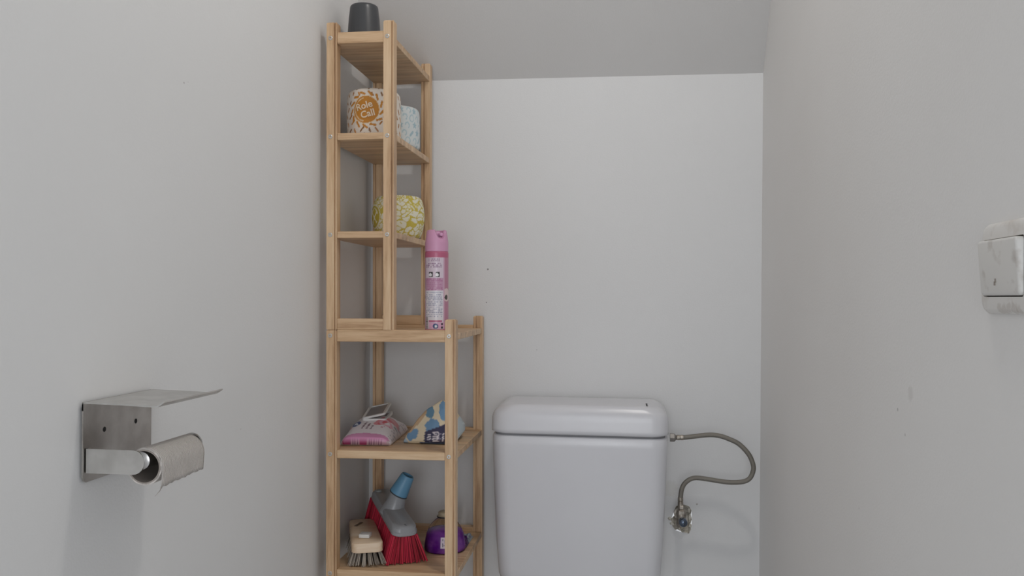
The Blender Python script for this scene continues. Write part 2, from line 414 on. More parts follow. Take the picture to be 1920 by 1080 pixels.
for t in range(10):
    a = t/9*PI/2
    rings.append(cring(zt-.031+.031*math.sin(a), .1878-.034*(1-math.cos(a))-.003*t/9, -.1815+.016*(1-math.cos(a))*(1 if t > 3 else .5)+.004*(t/9), YR-.012*(1-math.cos(a)), .036))
loft(bm, rings)
lid = obj('lid', bm, M_ceramic, cis, True)
md = lid.modifiers.new('b', 'SUBSURF'); md.levels = 1; md.render_levels = 1
# little dark maker's mark, a few pixels tall, reading up the right end of the lid
bm = bmesh.new()
for k, (a, b) in enumerate(((.0, .0042), (.0, .003), (.0004, .0034), (.0, .0026), (.0002, .003), (.0, .0042), (.0, .0028))):
    y0 = -.155+k*.0066
    for px in (a, b-.0012):
        box(bm, .140+px, .140+px+.0013, y0, y0+.0048, zt-.0002, zt+.0004)
    box(bm, .140+a, .140+b, y0+.0018, y0+.003, zt-.0002, zt+.0004)
obj('lid_mark', bm, mat('mark_ink', (.06, .06, .065), .5), cis, kind='stuff')
bm = bmesh.new()
tube(bm, [Vector((0, -.085, .0)), Vector((0, -.085, -.05)), Vector((0, -.085, -.44+.001))], .025, 20); obj('flush_pipe', bm, M_white, cis, True)

# braided hose
hose = thing('braided_hose', 'braided steel water hose curling from the cistern to the wall valve', 'hose', (.1243, 1.962, .6))
P0 = hose.location
pts = [(.118, 1.958, .7492), (.130, 1.957, .7498), (.1505, 1.957, .7525), (.172, 1.956, .7558), (.1901, 1.956, .7572), (.208, 1.956, .7550), (.224, 1.955, .7500), (.243, 1.955, .7415), (.2579, 1.955, .7289), (.270, 1.955, .7130), (.2772, 1.956, .6930), (.2762, 1.957, .6790), (.2700, 1.957, .6660), (.2590, 1.958, .6588),
       (.2430, 1.959, .6560), (.225, 1.959, .6556), (.2060, 1.960, .6572), (.184, 1.960, .6602), (.1625, 1.960, .6625), (.1500, 1.961, .6612), (.1400, 1.961, .6560), (.1315, 1.962, .6470), (.1265, 1.962, .6350), (.1247, 1.963, .6200), (.1243, 1.963, .6040)]
bm = bmesh.new(); tube(bm, [p-P0 for p in spline(pts, 6)], .0052, 14); obj('braided_sleeve', bm, M_braid, hose, True)
bm = bmesh.new()
M = frame_at(Vector((.1005, 1.958, .7490))-P0, (1, 0, 0))
lathe(bm, [(.0098, 0), (.0098, .009), (.0085, .0105), (.006, .0125), (.0045, .0145)], 6, M=M); 
obj('union_nut', bm, mat('grey_nut', (.30, .285, .27), .4, .7), hose)
for a, b, r in (((.1145, 1.958, .7492), (.130, 1.957, .7497), .0058), ((.1243, 1.963, .619), (.1243, 1.963, .600), .0060)):
    bm = bmesh.new(); a = Vector(a); b = Vector(b)
    Ln = (b-a).length
    lathe(bm, [(r*.8, 0), (r, .001), (r, Ln*.45), (r*.86, Ln*.5), (r, Ln*.55), (r, Ln*.95), (r*.8, Ln)], 16, M=frame_at(a-P0, b-a)); auto_smooth(obj('crimp_sleeve', bm, M_brass, hose))
# stop valve
val = thing('stop_valve', 'tarnished angle stop valve set in the broken plaster hole', 'valve', (.1262, 1.963, .569))
P0 = val.location
bm = bmesh.new()
lathe(bm, [(.0055, .033), (.0072, .031), (.0072, .025), (.0062, .024), (.0105, .021), (.0105, .010), (.0085, .008), (.0085, -.008), (.006, -.011)], 6, True, True)
o = auto_smooth(obj('compression_nut', bm, M_brass, val), 20)
bm = bmesh.new(); lathe(bm, [(.0088, -.014), (.0104, -.010), (.0104, .012), (.008, .015)], 20, M=Matrix.Translation((0, 0, 0))); auto_smooth(obj('valve_body', bm, M_brass, val))
bm = bmesh.new(); lathe(bm, [(.0082, 0), (.0082, .055), (.0125, .0555), (.0125, .066), (.0082, .0665), (.0082, .104)], 18, M=frame_at(Vector((0, .0, 0)), (0, 1, 0))); auto_smooth(obj('inlet_pipe', bm, M_brass, val))
bm = bmesh.new()
lathe(bm, [(.0045, 0), (.0045, .012), (.0085, .013), (.0092, .016), (.0092, .026), (.0082, .0295), (.005, .0315), (.001, .032)], 20, M=frame_at(Vector((.0015, -.006, .0035)), (.04, -1, -.06))); auto_smooth(obj('knob', bm, mat('blue_grey_metal_cap', (.11, .135, .18), .22, .9), val))

# ------------------------------------------------------------------ light switch
sw = thing('light_switch', 'aged white square light switch with large rocker on the right wall', 'switch', (XR, .748, H+.0272))
def yzring(d, hy, hz, r): return [Vector((-d, y, z)) for y, z in rrect(-hy, hy, -hz, hz, r, 8)]
bm = bmesh.new()
loft(bm, [yzring(-.001, .046, .0370, .011), yzring(.0025, .046, .0370, .011), yzring(.0055, .0435, .0350, .0105), yzring(.0066, .0410, .0325, .009), yzring(.0066, .0384, .0236, .003), yzring(.003, .0384, .0236, .003)])
auto_smooth(obj('switch_plate', bm, M_ivory, sw), 35)
bm = bmesh.new(); box(bm, -.0038, -.002, -.0386, .0386, -.0238, .0238); obj('rocker_gap', bm, mat('switch_gap', (.10, .09, .08), .8), sw)
bm = bmesh.new()
R_ = []
for d, k in ((.003, 0), (.0088, 0), (.0100, .0010), (.0104, .0026)):
    ring = []
    for y, z in rrect(-.0372+k, .0372-k, -.0224+k, .0224-k, .0035-min(k, .002), 5):
        dd = d + (.0018*(z/.0224)+.0004 if d > .008 else 0)
        ring.append(Vector((-dd, y, z)))
    R_.append(ring)
loft(bm, R_); auto_smooth(obj('rocker', bm, M_rocker, sw), 40)
bm = bmesh.new()
for y, z in ((.0045, -.0105), (.0060, -.0128)):
    box(bm, -.0105, -.0092, y-.0008, y+.0008, z-.0016, z+.0016)
obj('scuff', bm, mat('scuff_dirt', (.30, .26, .23), .8), sw, kind='stuff')

# ------------------------------------------------------------------ toilet roll holder
hol = thing('paper_holder', 'brushed steel toilet roll holder with cover flap on the left wall', 'holder', (XL, .9127, H-.209))
O = Vector((XL, .9127, H-.209))
TH = .0016; Wp, Hp = .1425, .0895
bm = bmesh.new()
# back plate with rounded lower corners
pl = [(0, Hp), (0, .006), (.002, .002), (.006, 0), (Wp-.006, 0), (Wp-.002, .002), (Wp, .006), (Wp, Hp)]
loft(bm, [[Vector((.003+d, y, z)) for y, z in pl] for d in (0, TH)])
obj('back_plate', bm, M_steel, hol)
for y, z in ((.04, .05), (.104, .053)):
    bm = bmesh.new(); lathe(bm, [(.006, 0), (.006, .0035)], 12, M=frame_at(Vector((-.0002, y, z)), (1, 0, 0))); obj('wall_spacer', bm, M_steel2, hol)
for y, z in ((.0405, .0540), (.1065, .0545)):
    bm = bmesh.new(); lathe(bm, [(.0030, -.0012), (.0030, .0002), (.0006, .0003)], 16, M=frame_at(Vector((.003+TH, y, z)), (1, 0, 0))); obj('screw_hole_shade', bm, M_dark, hol)  # solid black disc as the shade inside a hole; nothing is cut
# cover flap, bent over at the top with an upturned lip
bm = bmesh.new()
pr = [(.003, .0800), (.003, .0868), (.0038, .0888), (.006, .0897), (.050, .0888), (.0885, .0874), (.0915, .0878), (.0940, .0895), (.0985, .0925)]
def thick(pr, t):
    out = []
    for i, (x, z) in enumerate(pr):
        a = pr[max(i-1, 0)]; b = pr[min(i+1, len(pr)-1)]; d = Vector((b[0]-a[0], b[1]-a[1])).normalized()
        out.append((x+d.y*t, z-d.x*t))
    return out
poly = pr + thick(pr, TH)[::-1]
loft(bm, [[Vector((x, y, z)) for x, z in poly] for y in (0, Wp)], True, True)
auto_smooth(obj('cover_flap', bm, M_steel2, hol), 35)
# arm: strip bent out from the near edge of the plate, rounded outer end
bm = bmesh.new()
ap = [(.0046, .0395), (.0046, .0125)] 
z0, z1 = .0108, .0378; xe = .0745
end = [(xe-.0135+.0135*math.cos(a), (z0+z1)/2+.0135*math.sin(a)) for a in [(-PI/2+k*PI/10) for k in range(11)]]
outl = [(.006, z1), (.006, z0)] + end
loft(bm, [[Vector((x, y, z)) for x, z in outl] for y in (.0035, .0035+TH)])
loft(bm, [[Vector((.003+q*(.0042), .0142-q*.0100, z)) for z in (z0, z1)]+[Vector((.003+q*.0042+.0012, .0142-q*.0100+.0012, z)) for z in (z1, z0)] for q in (0, .5, 1)])
obj('arm', bm, M_steel2, hol)
RX, RZ = XL+.0728-O.x, .0262
bm = bmesh.new()
lathe(bm, [(.0075, .0045), (.0098, .0055), (.0098, .030), (.0098, .118), (.0135, .1185), (.0138, .121), (.0125, .1225), (.010, .1215), (.0095, .112)], 28, M=frame_at(Vector((RX-.0028, 0, RZ)), (0, 1, 0))); auto_smooth(obj('rod', bm, M_rod, hol))
# nearly finished roll: core, paper, hanging sheet
rol = thing('toilet_roll', 'nearly finished grey toilet roll hanging on the steel holder', 'toilet roll', O+Vector((RX, .0065, RZ-.0068)))
LR_ = .100
bm = bmesh.new()
n = 48
def cyl_shell(bm, ri, ro, y0, y1):
    lathe(bm, [(ri, y0), (ro, y0), (ro, y1), (ri, y1), (ri, y0)], n, False, False, M=frame_at(Vector((0, 0, 0)), (0, 1, 0)))
cyl_shell(bm, .0173, .0188, 0, LR_); bmesh.ops.remove_doubles(bm, verts=bm.verts, dist=1e-6); auto_smooth(obj('cardboard_core', bm, M_card, rol))
M_tissue = mat('grey_recycled_tissue', (.80, .745, .70), .95)
tc = nd(M_tissue, 'ShaderNodeTexCoord'); wv = nd(M_tissue, 'ShaderNodeTexWave'); wv.inputs['Scale'].default_value = 105; wv.inputs['Distortion'].default_value = 2.2; wv.inputs['Detail'].default_value = 2; wv.inputs['Detail Scale'].default_value = 12
mp = nd(M_tissue, 'ShaderNodeMapping'); mp.inputs['Rotation'].default_value = (.15, 0, PI/2); lk(M_tissue, tc.outputs['Object'], mp.inputs[0]); lk(M_tissue, mp.outputs[0], wv.inputs[0])
bp = nd(M_tissue, 'ShaderNodeBump'); bp.inputs['Strength'].default_value = .9; bp.inputs['Distance'].default_value = .002; lk(M_tissue, wv.outputs['Fac'], bp.inputs['Height']); lk(M_tissue, bp.outputs[0], bsdf(M_tissue).inputs['Normal'])
bm = bmesh.new(); cyl_shell(bm, .0188, .0205, .0005, LR_-.0005); bmesh.ops.remove_doubles(bm, verts=bm.verts, dist=1e-6); auto_smooth(obj('paper_layers', bm, M_tissue, rol))
bm = bmesh.new()
prof = []
for k in range(17):
    a = PI*.62-k/16*(PI*.66)
    prof.append((.0210*math.cos(a), .0210*math.sin(a)))
for z in (-.006, -.012, -.017, -.0222): prof.append((.0210-(.0012*(-z/.02)), z))
ny = 26; grid = []
for i, (x, z) in enumerate(prof):
    row = []
    for j in range(ny+1):
        y = .0008+j/ny*(LR_-.0016); zz = z; xx = x
        if i >= 17:
            zz += .0022*(j/ny)*(i-16)/4 + (.0006*math.sin(j*1.7) if i == len(prof)-1 else 0)
            xx += .0008*math.sin(j*.6)*(i-16)/4
        row.append(bm.verts.new((xx, y, zz)))
    grid.append(row)
for a, b in zip(grid, grid[1:]):
    for j in range(ny): bm.faces.new((a[j], a[j+1], b[j+1], b[j]))
for p in ([(.0187, .001, -.0215), (.0187, .006, -.0215), (.017, .0035, -.026), (.0175, .0012, -.027)], [(.0175, .0012, -.027), (.017, .0035, -.026), (.0135, .003, -.0305), (.012, .0016, -.0325)]):
    bm.faces.new([bm.verts.new(q) for q in p])
sh = obj('hanging_sheet', bm, M_tissue, rol, True)
md = sh.modifiers.new('s', 'SOLIDIFY'); md.thickness = .0004

# ------------------------------------------------------------------ grey cup
cup = thing('plastic_cup', 'dark grey tapered plastic cup upside down on the topmost shelf', 'cup', on(.0432, .1076, S1+.0125), LR)
bm = bmesh.new()
CS = .915
pf = [(.0335, .0005), (.0352, 0), (.0356, .002), (.0349, .012), (.0340, .030), (.0328, .052), (.0314, .074), (.0302, .090), (.0295, .0975), (.0284, .1008), (.0262, .1026), (.022, .1034), (.001, .1036)]
lathe(bm, [(q*(1-.02*(z > .08)), z*CS) for q, z in pf], 56, False, True)
lathe(bm, [(q, z*CS) for q, z in ((.0335, .0005), (.032, .03), (.0275, .095), (.001, .1010))], 56, False, True)
bmesh.ops.remove_doubles(bm, verts=bm.verts, dist=1e-5)
auto_smooth(obj('cup_wall', bm, M_cup, cup))

# ------------------------------------------------------------------ wrapped toilet rolls
def roll_mesh(prof, name, fn, root, nu=260, nv=110):
    zs = np.array([p[1] for p in prof]); rs = np.array([p[0] for p in prof])
    arc = np.concatenate([[0], np.cumsum(np.hypot(np.diff(zs), np.diff(rs)))])
    t = np.linspace(0, arc[-1], nv)
    rz = np.interp(t, arc, zs); rrad = np.interp(t, arc, rs)
    k = np.ones(5)/5
    rrad = np.concatenate([rrad[:2], np.convolve(rrad, k, 'valid'), rrad[-2:]]); rz = np.concatenate([rz[:2], np.convolve(rz, k, 'valid'), rz[-2:]])
    bm = bmesh.new(); rings = []
    for r, z in zip(rrad, rz):
        ring = []
        for i in range(nu):
            a = 2*PI*i/nu
            w = 1+.006*math.sin(3*a+z*60)+.004*math.sin(7*a-z*90)
            ring.append((r*w*math.cos(a), r*w*math.sin(a), z))
        rings.append(ring)
    loft(bm, rings, True, True)
    o = obj(name, bm, M_paper, root, True)
    paint(o, fn); return o
R_ = .0545
pf_roll = [(.012, .006), (.03, .0005), (.046, 0), (.0525, .003), (.0545, .010), (.0548, .05), (.0540, .088), (.051, .0965), (.045, .0990), (.030, .0985), (.014, .090)]
def ang(co): return np.arctan2(co[:, 1], co[:, 0]) + PI/2   # 0 faces the camera side (-y)
def wrap(a): return (a+PI) % (2*PI)-PI
def segd(u, v, u0, v0, u1, v1):
    du, dv = u1-u0, v1-v0; t = np.clip(((u-u0)*du+(v-v0)*dv)/(du*du+dv*dv+1e-12), 0, 1)
    return np.hypot(u-u0-t*du, v-v0-t*dv)
LAB = -.03
rg = random.Random(11)
def orange(co):
    u = wrap(ang(co)-LAB)*R_; v = co[:, 2]
    col = np.tile(L(228, 219, 208), (len(u), 1)); br = L(168, 112, 52); br2 = L(196, 132, 48); dk = L(140, 100, 60)
    for gx in range(-11, 12):
        for gz in range(-1, 8):
            x = gx*.0155+(gz % 2)*.0075+rg.uniform(-.002, .002); z = gz*.0145+rg.uniform(-.002, .002)
            if math.hypot(x, z-.0545) < .0325: continue
            a = rg.choice((.9, 2.2, 2.0, 1.2))+rg.uniform(-.3, .3); l = rg.uniform(.0025, .0050)
            d = segd(u, v, x-l*math.cos(a), z-l*math.sin(a), x+l*math.cos(a), z+l*math.sin(a))
            col[d < .0018] = rg.choice((br, br, br2, dk))
    # long rays round the badge
    for k in range(13):
        a = 2*PI*k/13+.2; 
        d = segd(u, v, .031*math.cos(a), .0545+.031*math.sin(a), .0365*math.cos(a+.25), .0545+.0365*math.sin(a+.25)); col[d < .0022] = br2
    r = np.hypot(u, v-.0545)
    col[r < .0285] = L(228, 205, 170); col[r < .0268] = br2
    arc = (np.abs(r-.0232) < .0009) & (u < -.004); col[arc] = L(228, 205, 170)
    return col
def text_patch(words, size, mat_, root, center_ang, zc, rad, rot=.25):
    """lettering on a round surface: words are font outlines turned into a mesh and bent round the roll"""
    bm = bmesh.new()
    for k, (wd, sx) in enumerate(words):
        cu = bpy.data.curves.new('t', 'FONT'); cu.body = wd; cu.size = size; cu.align_x = 'CENTER'; cu.space_line = .8; cu.resolution_u = 3; cu.offset = size*.022
        to = bpy.data.objects.new('t', cu); C.objects.link(to)
        dg = bpy.context.evaluated_depsgraph_get(); me = bpy.data.meshes.new_from_object(to.evaluated_get(dg))
        n0 = len(bm.verts); bm.from_mesh(me); bm.verts.ensure_lookup_table()
        for v in list(bm.verts)[n0:]:
            v.co.x += sx; v.co.y -= k*size*.92
        bpy.data.objects.remove(to); bpy.data.curves.remove(cu); bpy.data.meshes.remove(me)
    bmesh.ops.triangulate(bm, faces=bm.faces)
    bmesh.ops.subdivide_edges(bm, edges=[e for e in bm.edges if e.calc_length() > .003], cuts=2)
    cyy = -(len(words)-1)*size*.46+size*.33
    for v in bm.verts:
        x, y = v.co.x, v.co.y-cyy
        x, y = x*math.cos(rot)-y*math.sin(rot), x*math.sin(rot)+y*math.cos(rot)
        a = -PI/2+center_ang+x/rad
        v.co = (rad*math.cos(a), rad*math.sin(a), zc+y)
    return obj('badge_lettering', bm, mat_, root)
r1 = thing('wrapped_toilet_roll', 'toilet roll in white paper with orange dashes and round orange badge', 'toilet roll', on(.0680, .0950, S2+.0125), LR, 'wrapped toilet rolls')
roll_mesh(pf_roll, 'printed_wrapper', orange, r1)
text_patch((('Role', -.0015), ('Call', .002)), .0190, mat('badge_cream_ink', lin(232, 212, 184), .6), r1, LAB, .0540, .0556)
rb = random.Random(5)
def blue(co):
    u = wrap(ang(co)-.3)*R_; v = co[:, 2]
    col = np.tile(L(214, 219, 219), (len(u), 1)); a1 = L(166, 190, 199); a2 = L(180, 200, 206)
    for gx in range(-9, 10):
        for gz in range(0, 7):
            x = gx*.0185+(gz % 2)*.009+rb.uniform(-.002, .002); z = gz*.0160+rb.uniform(-.002, .002); kd = rb.randrange(4)
            r = np.hypot((u-x)*1.0, (v-z)*.8)
            if kd == 0: col[(r < .0068) & (r > .0046)] = a2
            elif kd == 1: col[r < .0048+.0016*np.sin(5*np.arctan2(v-z, u-x))] = a1
            elif kd == 2: col[(r < .006) & (r > .0035) & (np.arctan2(v-z, u-x) > -1.2)] = a2
            else: col[segd(u, v, x-.003, z-.004, x+.003, z+.004) < .0024] = a1
    return col
r2 = thing('wrapped_toilet_roll', 'toilet roll in white paper with pale blue print behind the orange one', 'toilet roll', on(.0795, .2150, S2+.0125), LR, 'wrapped toilet rolls')
roll_mesh([(r, z*.92) for r, z in pf_roll], 'printed_wrapper', blue, r2)
ry = np.random.RandomState(4); SEEDS = np.column_stack([ry.uniform(-.19, .19, 330), ry.uniform(-.01, .11, 330)])
def yellow(co):
    u = wrap(ang(co)+.2)*R_; v = co[:, 2]
    ww = np.column_stack([u*.75+.003*np.sin(v*190), v*1.15+.0025*np.sin(u*220)])
    col = np.empty((len(u), 3)); 
    for i in range(0, len(u), 4000):
        d = np.hypot(ww[i:i+4000, None, 0]-SEEDS[None, :, 0]*.75, ww[i:i+4000, None, 1]-SEEDS[None, :, 1]*1.15); d.sort(axis=1)
        e = d[:, 1]-d[:, 0]
        w = L(228, 224, 204)
        c_ = np.where((e > .0016)[:, None], w, L(202, 182, 78)); c_[(d[:, 0] < .0016)] = L(205, 190, 90)
        col[i:i+4000] = c_
    r = np.hypot(wrap(ang(co)+.95)*R_, v-.045); col[(r < .026) & (r > .0235)] = L(226, 221, 196); col[r < .0235] = L(190, 170, 62)
    col[(r < .019) & (np.abs(np.sin(u*300)+np.sin(v*260)) < .5)] = L(226, 221, 196)
    return col
r3 = thing('wrapped_toilet_roll', 'bulging toilet roll in paper with yellow print on the third shelf', 'toilet roll', on(.0890, .2120, S3+.0125), LR, 'wrapped toilet rolls')
roll_mesh([(.012, .006), (.03, .0005), (.0445, 0), (.049, .006), (.0535, .020), (.0565, .036), (.0570, .050), (.0555, .066), (.0515, .082), (.046, .0895), (.030, .0905), (.014, .084)], 'printed_wrapper', yellow, r3)

# ------------------------------------------------------------------ pink aerosol can
can = thing('air_freshener_can', 'tall pink aerosol air freshener can on the wide shelf top', 'spray can', on(.2030, .0765, L1+.0125), LR)
RC = .0236
prof = [(.018, .0015), (.0215, 0), (.0232, .001), (.0236, .004), (.0236, .1585), (.0228, .1612), (.0222, .162)]
t = []
for a, b in zip(prof, prof[1:]):
    m_ = max(1, int(abs(b[1]-a[1])/.0011))
    t += [(a[0]+(b[0]-a[0])*k/m_, a[1]+(b[1]-a[1])*k/m_) for k in range(m_)]
t.append(prof[-1])
bm = bmesh.new(); lathe(bm, t, 150); body = obj('can_body', bm, M_can, can, True)
rc = random.Random(9)
def canprint(co):
    z = co[:, 2]; u = wrap(ang(co)+.08)*RC
    pink = L(222, 130, 165); pale = L(216, 200, 212); mauve = L(196, 152, 178); ink = L(150, 118, 146); wht = L(224, 220, 226); band = L(188, 100, 130)
    col = np.tile(pink, (len(z), 1)); col[:] = L(188, 134, 156)
    pan = np.abs(u) < .0205
    edge = (np.abs(u) >= .0195) & (np.abs(u) < .0235); col[edge] = L(206, 170, 190)
    side = np.abs(u) >= .0235; col[side] = L(190, 132, 154)
    col[side & (np.abs(z-.075) < .018) & (np.hypot(np.abs(u)-.030, z-.075) < .013)] = L(224, 200, 200)
    col[side & (np.hypot(np.abs(u)-.029, z-.070) < .005)] = L(70, 66, 60)
    col[pan] = pale
    def rows(z0, z1, step, inkc, u0=-.0175, u1=.0185, fill=.8):
        zz = z1-step*.5
        while zz > z0:
            x = u0
            while x < u1:
                w = rc.uniform(.001, .004)
                if rc.random() < fill:
                    col[(np.abs(z-zz) < step*.28) & (u > x) & (u < min(x+w, u1))] = inkc
                x += w+.0009
            zz -= step
    col[pan & (z > .0835) & (z < .108)] = mauve
    col[pan & (z > .024) & (z < .0825)] = wht
    rows(.140, .148, .0036, ink, -.011, .013); rows(.129, .139, .0036, ink)
    rows(.0845, .1075, .0034, L(176, 112, 150)); rows(.030, .081, .0036, L(166, 166, 186))
    col[pan & (z > .021) & (z < .024) & (np.abs(u-.004) < .014)] = L(186, 90, 130)
    # two black and white pictograms
    for x0 in (-.0095, .0045):
        b = (u > x0) & (u < x0+.0085) & (z > .1105) & (z < .1205); col[b] = L(44, 40, 44)
        col[b & (np.hypot(u-(x0+.003), z-.1145) < .0034)] = L(232, 230, 232)
    low_ = pan & (z > .0075) & (z < .0205); col[low_ & (u > -.0085)] = L(224, 176, 206)
    bar = (u > -.0195) & (u < -.0125) & (z > .0075) & (z < .0300); col[bar] = L(222, 214, 218)
    col[bar & (np.sin(z*2600)+.6*np.sin(z*1730+1) > .1)] = L(60, 54, 62)
    r = np.hypot(u-.0045, z-.0130); col[r < .0054] = L(56, 76, 126); col[np.hypot(u-.0052, z-.0122) < .0026] = L(226, 230, 238)
    for zz in (.0098, .0168): col[(u > .0155) & (u < .0195) & (np.abs(z-zz) < .0022)] = L(56, 50, 58)
    col[(z < .0068)] = band
    col[z > .1495] = band
    return col
paint(body, canprint)
bm = bmesh.new()
n = 48; rings = []
for r, z in ((.0225, 0), (.0233, .0005), (.0233, .0165), (.0231, .020), (.0216, .031), (.0204, .0395), (.0190, .0425), (.0165, .0435)):
    rings.append([Vector((r*math.cos(2*PI*k/n), r*math.sin(2*PI*k/n), z+.1615)) for k in range(n)])
for r, z in ((.0150, .0425), (.0150, .028), (.0140, .0225)):
    rings.append([Vector((r*math.cos(2*PI*k/n), r*math.sin(2*PI*k/n), z+.1615)) for k in range(n)])
R = loft(bm, rings, True, True)
# nozzle notch: press the wall down on the right front
for ring in R[4:9]:
    for v in ring:
        a = math.atan2(v.co.y, v.co.x)
        d = abs(wrap(np.array([a+.92]))[0])
        if d < .60:
            v.co.z = min(v.co.z, .1615+.0245+.0170*(d/.60)**2.6)
auto_smooth(obj('spray_cap', bm, mat('pink_plastic', lin(212, 156, 188), .4), can), 30)
bm = bmesh.new(); lathe(bm, [(.009, .188), (.0085, .199), (.006, .2015), (.001, .202)], 24); lathe(bm, [(.0035, 0), (.0035, .0125), (.002, .013)], 14, M=frame_at(Vector((.003, -.003, .1955)), (.75, -.68, 0)))
auto_smooth(obj('nozzle', bm, mat('pale_pink_plastic', lin(222, 168, 202), .4), can))

# ------------------------------------------------------------------ pack of wet wipes
wp = thing('wet_wipes_pack', 'white and pink pack of wet wipes with its lid ajar', 'wipes pack', on(.0500, .1740, L2+.0125), (TILT, LEAN, .065))
hx, hy = .0520, .105
nu, nv = 72, 120
def wheight(a, b):
    """top height of the pillow pack; a,b in -1..1"""
    eb = max(0., 1-abs(b)**1.7); ea = max(0., 1-abs(a)**3.2)**.8
    return .0130*(1-abs(a)**8)+.0045+.0290*ea*eb+(.0016*math.sin(5*a+3*b)+.0016*math.sin(11*b+2+3*a)*abs(a))*eb
bm = bmesh.new(); G = {}
for i in range(nu+1):
    for j in range(nv+1):
        a = -1+2*i/nu; b = -1+2*j/nv
        sx = 1-.05*(abs(b) > .9)*((abs(b)-.9)/.1)
        G[i, j, 1] = bm.verts.new((a*hx*sx, b*hy, wheight(a, b)))
        G[i, j, 0] = bm.verts.new((a*hx*sx*.97, b*hy*.985, .0 + .003*max(0, abs(b)-.93)/.07))
for i in range(nu):
    for j in range(nv):
        bm.faces.new((G[i, j, 1], G[i+1, j, 1], G[i+1, j+1, 1], G[i, j+1, 1])); bm.faces.new((G[i, j, 0], G[i, j+1, 0], G[i+1, j+1, 0], G[i+1, j, 0]))
for i in range(nu):
    bm.faces.new((G[i, 0, 0], G[i+1, 0, 0], G[i+1, 0, 1], G[i, 0, 1])); bm.faces.new((G[i, nv, 0], G[i, nv, 1], G[i+1, nv, 1], G[i+1, nv, 0]))
for j in range(nv):
    bm.faces.new((G[0, j, 0], G[0, j, 1], G[0, j+1, 1], G[0, j+1, 0])); bm.faces.new((G[nu, j, 0], G[nu, j+1, 0], G[nu, j+1, 1], G[nu, j, 1]))
pk = obj('film_pouch', bm, M_foil, wp, True)
rw = random.Random(2)
def wipes(co):
    x, y, z = co.T; col = np.tile(L(236, 228, 232), (len(x), 1))
    pk_ = L(214, 146, 186); mg = L(158, 34, 92); sal = L(226, 142, 150)
    # front fold: pink band, magenta patches, barcode strip
    fr = y < -hy+.002
    col[(y < -hy+.010+.006*np.cos(x*38)) & (z > .010)] = pk_
    col[fr & (z <= .012)] = L(196, 170, 176)
    col[fr & (z <= .012) & (x < -.030) & (x > -.046)] = mg
    col[fr & (z <= .012) & (np.abs(x+.004) < .007)] = mg
    bars = fr & (z <= .010) & (((x > -.030) & (x < -.012)) | ((x > .006) & (x < .034))); col[bars & (np.sin(x*3400) > 0)] = L(120, 92, 110)
    top = (z > .016) & (y > -hy+.016)
    # salmon leaf and pale pink swirls
    d = segd(x, y, .016, -.045, .040, .010); col[top & (d < .0105)] = sal; col[top & (segd(x, y, .020, -.048, .038, -.012) < .006)] = L(216, 96, 108)
    col[top & (np.abs(np.hypot(x-.030, y+.040)-.011) < .003)] = L(228, 176, 190)
    for px, py, r in ((.026, -.064, .0022), (.040, -.050, .002), (.030, -.058, .0016), (-.045, -.066, .003), (-.040, -.058, .004)): col[np.hypot(x-px, y-py) < r] = L(200, 120, 140)
    col[top & (np.hypot((x+.043), y+.050) < .005)] = L(226, 176, 160)
    # columns of lettering (reading across the pack)
    for px, l in ((-.0135, .022), (-.0045, .017), (.0045, .010)):
        yy = -.072
        while yy < -.072+l*1.5:
            w = rw.uniform(.002, .005); col[top & (np.abs(x-px-(yy+.072)*.1) < .0019) & (y > yy) & (y < yy+w)] = L(132, 104, 118); yy += w+.0012
    # blue round badge with a white figure
    r = np.hypot(x+.030, (y+.048)*.62); col[(r < .0098)] = L(232, 228, 236); col[r < .0086] = L(44, 66, 128)
    col[(np.hypot(x+.031, (y+.050)*.6) < .0032) | (segd(x, y, -.029, -.052, -.0265, -.056) < .002)] = L(222, 230, 240)
    # grey small print on the right flank
    fl = (x > .0445) & (z > .006)
    col[fl & (np.sin(z*1500) > .35) & (np.sin(y*420+np.floor(z*240)*2.1) > -.2) & (y > -.09) & (y < .08)] = L(178, 168, 178)
    col[fl & (np.hypot(y+.02, z-.022) < .005)] = L(140, 136, 146)
    return col
paint(pk, wipes)
# lid: frame on the film and raised flap
def frame_ring(bm, x0, x1, y0, y1, r, w, z0, z1, M=Matrix.Identity(4)):
    o1 = rrect(x0, x1, y0, y1, r); i1 = rrect(x0+w, x1-w, y0+w, y1-w, max(r-w, .001))
    rs = [[M @ Vector((x, y, z)) for x, y in pl] for pl, z in ((o1, z0), (o1, z1), (i1, z1), (i1, z0))]
    R = [[bm.verts.new(p) for p in r_] for r_ in rs]; n = len(R[0])
    for a in range(4):
        A, B = R[a], R[(a+1) % 4]
        for i in range(n): bm.faces.new((A[i], A[(i+1) % n], B[(i+1) % n], B[i]))
zl0 = .0400
Ml = Matrix.Translation((0, -.03, zl0)) @ Matrix.Rotation(.075, 4, 'X') @ Matrix.Translation((0, .03, -zl0))
bm = bmesh.new(); frame_ring(bm, -.024, .028, -.030, .050, .006, .0050, zl0, zl0+.0055, Ml); lf = obj('lid_frame', bm, M_white, wp); auto_smooth(lf)
lf['label'] = 'white plastic lid frame'
bm = bmesh.new(); loft(bm, [[Ml @ Vector((x, y, z)) for x, y in rrect(-.020, .024, -.026, .046, .004)] for z in (zl0-.001, zl0+.0020)]); lo = obj('lid_opening', bm, mat('lid_inner', (.36, .30, .32), .6), wp)
Mf = Ml @ Matrix.Translation((-.0235, 0, zl0+.0065)) @ Matrix.Rotation(-.22, 4, 'Y') @ Matrix.Rotation(.10, 4, 'X')
bm = bmesh.new(); frame_ring(bm, 0, .0505, -.030, .050, .007, .0055, -.0005, .0035, Mf); fl_ = auto_smooth(obj('lid_flap', bm, M_white, wp))
fl_['label'] = 'raised white lid flap with grey transparent centre'
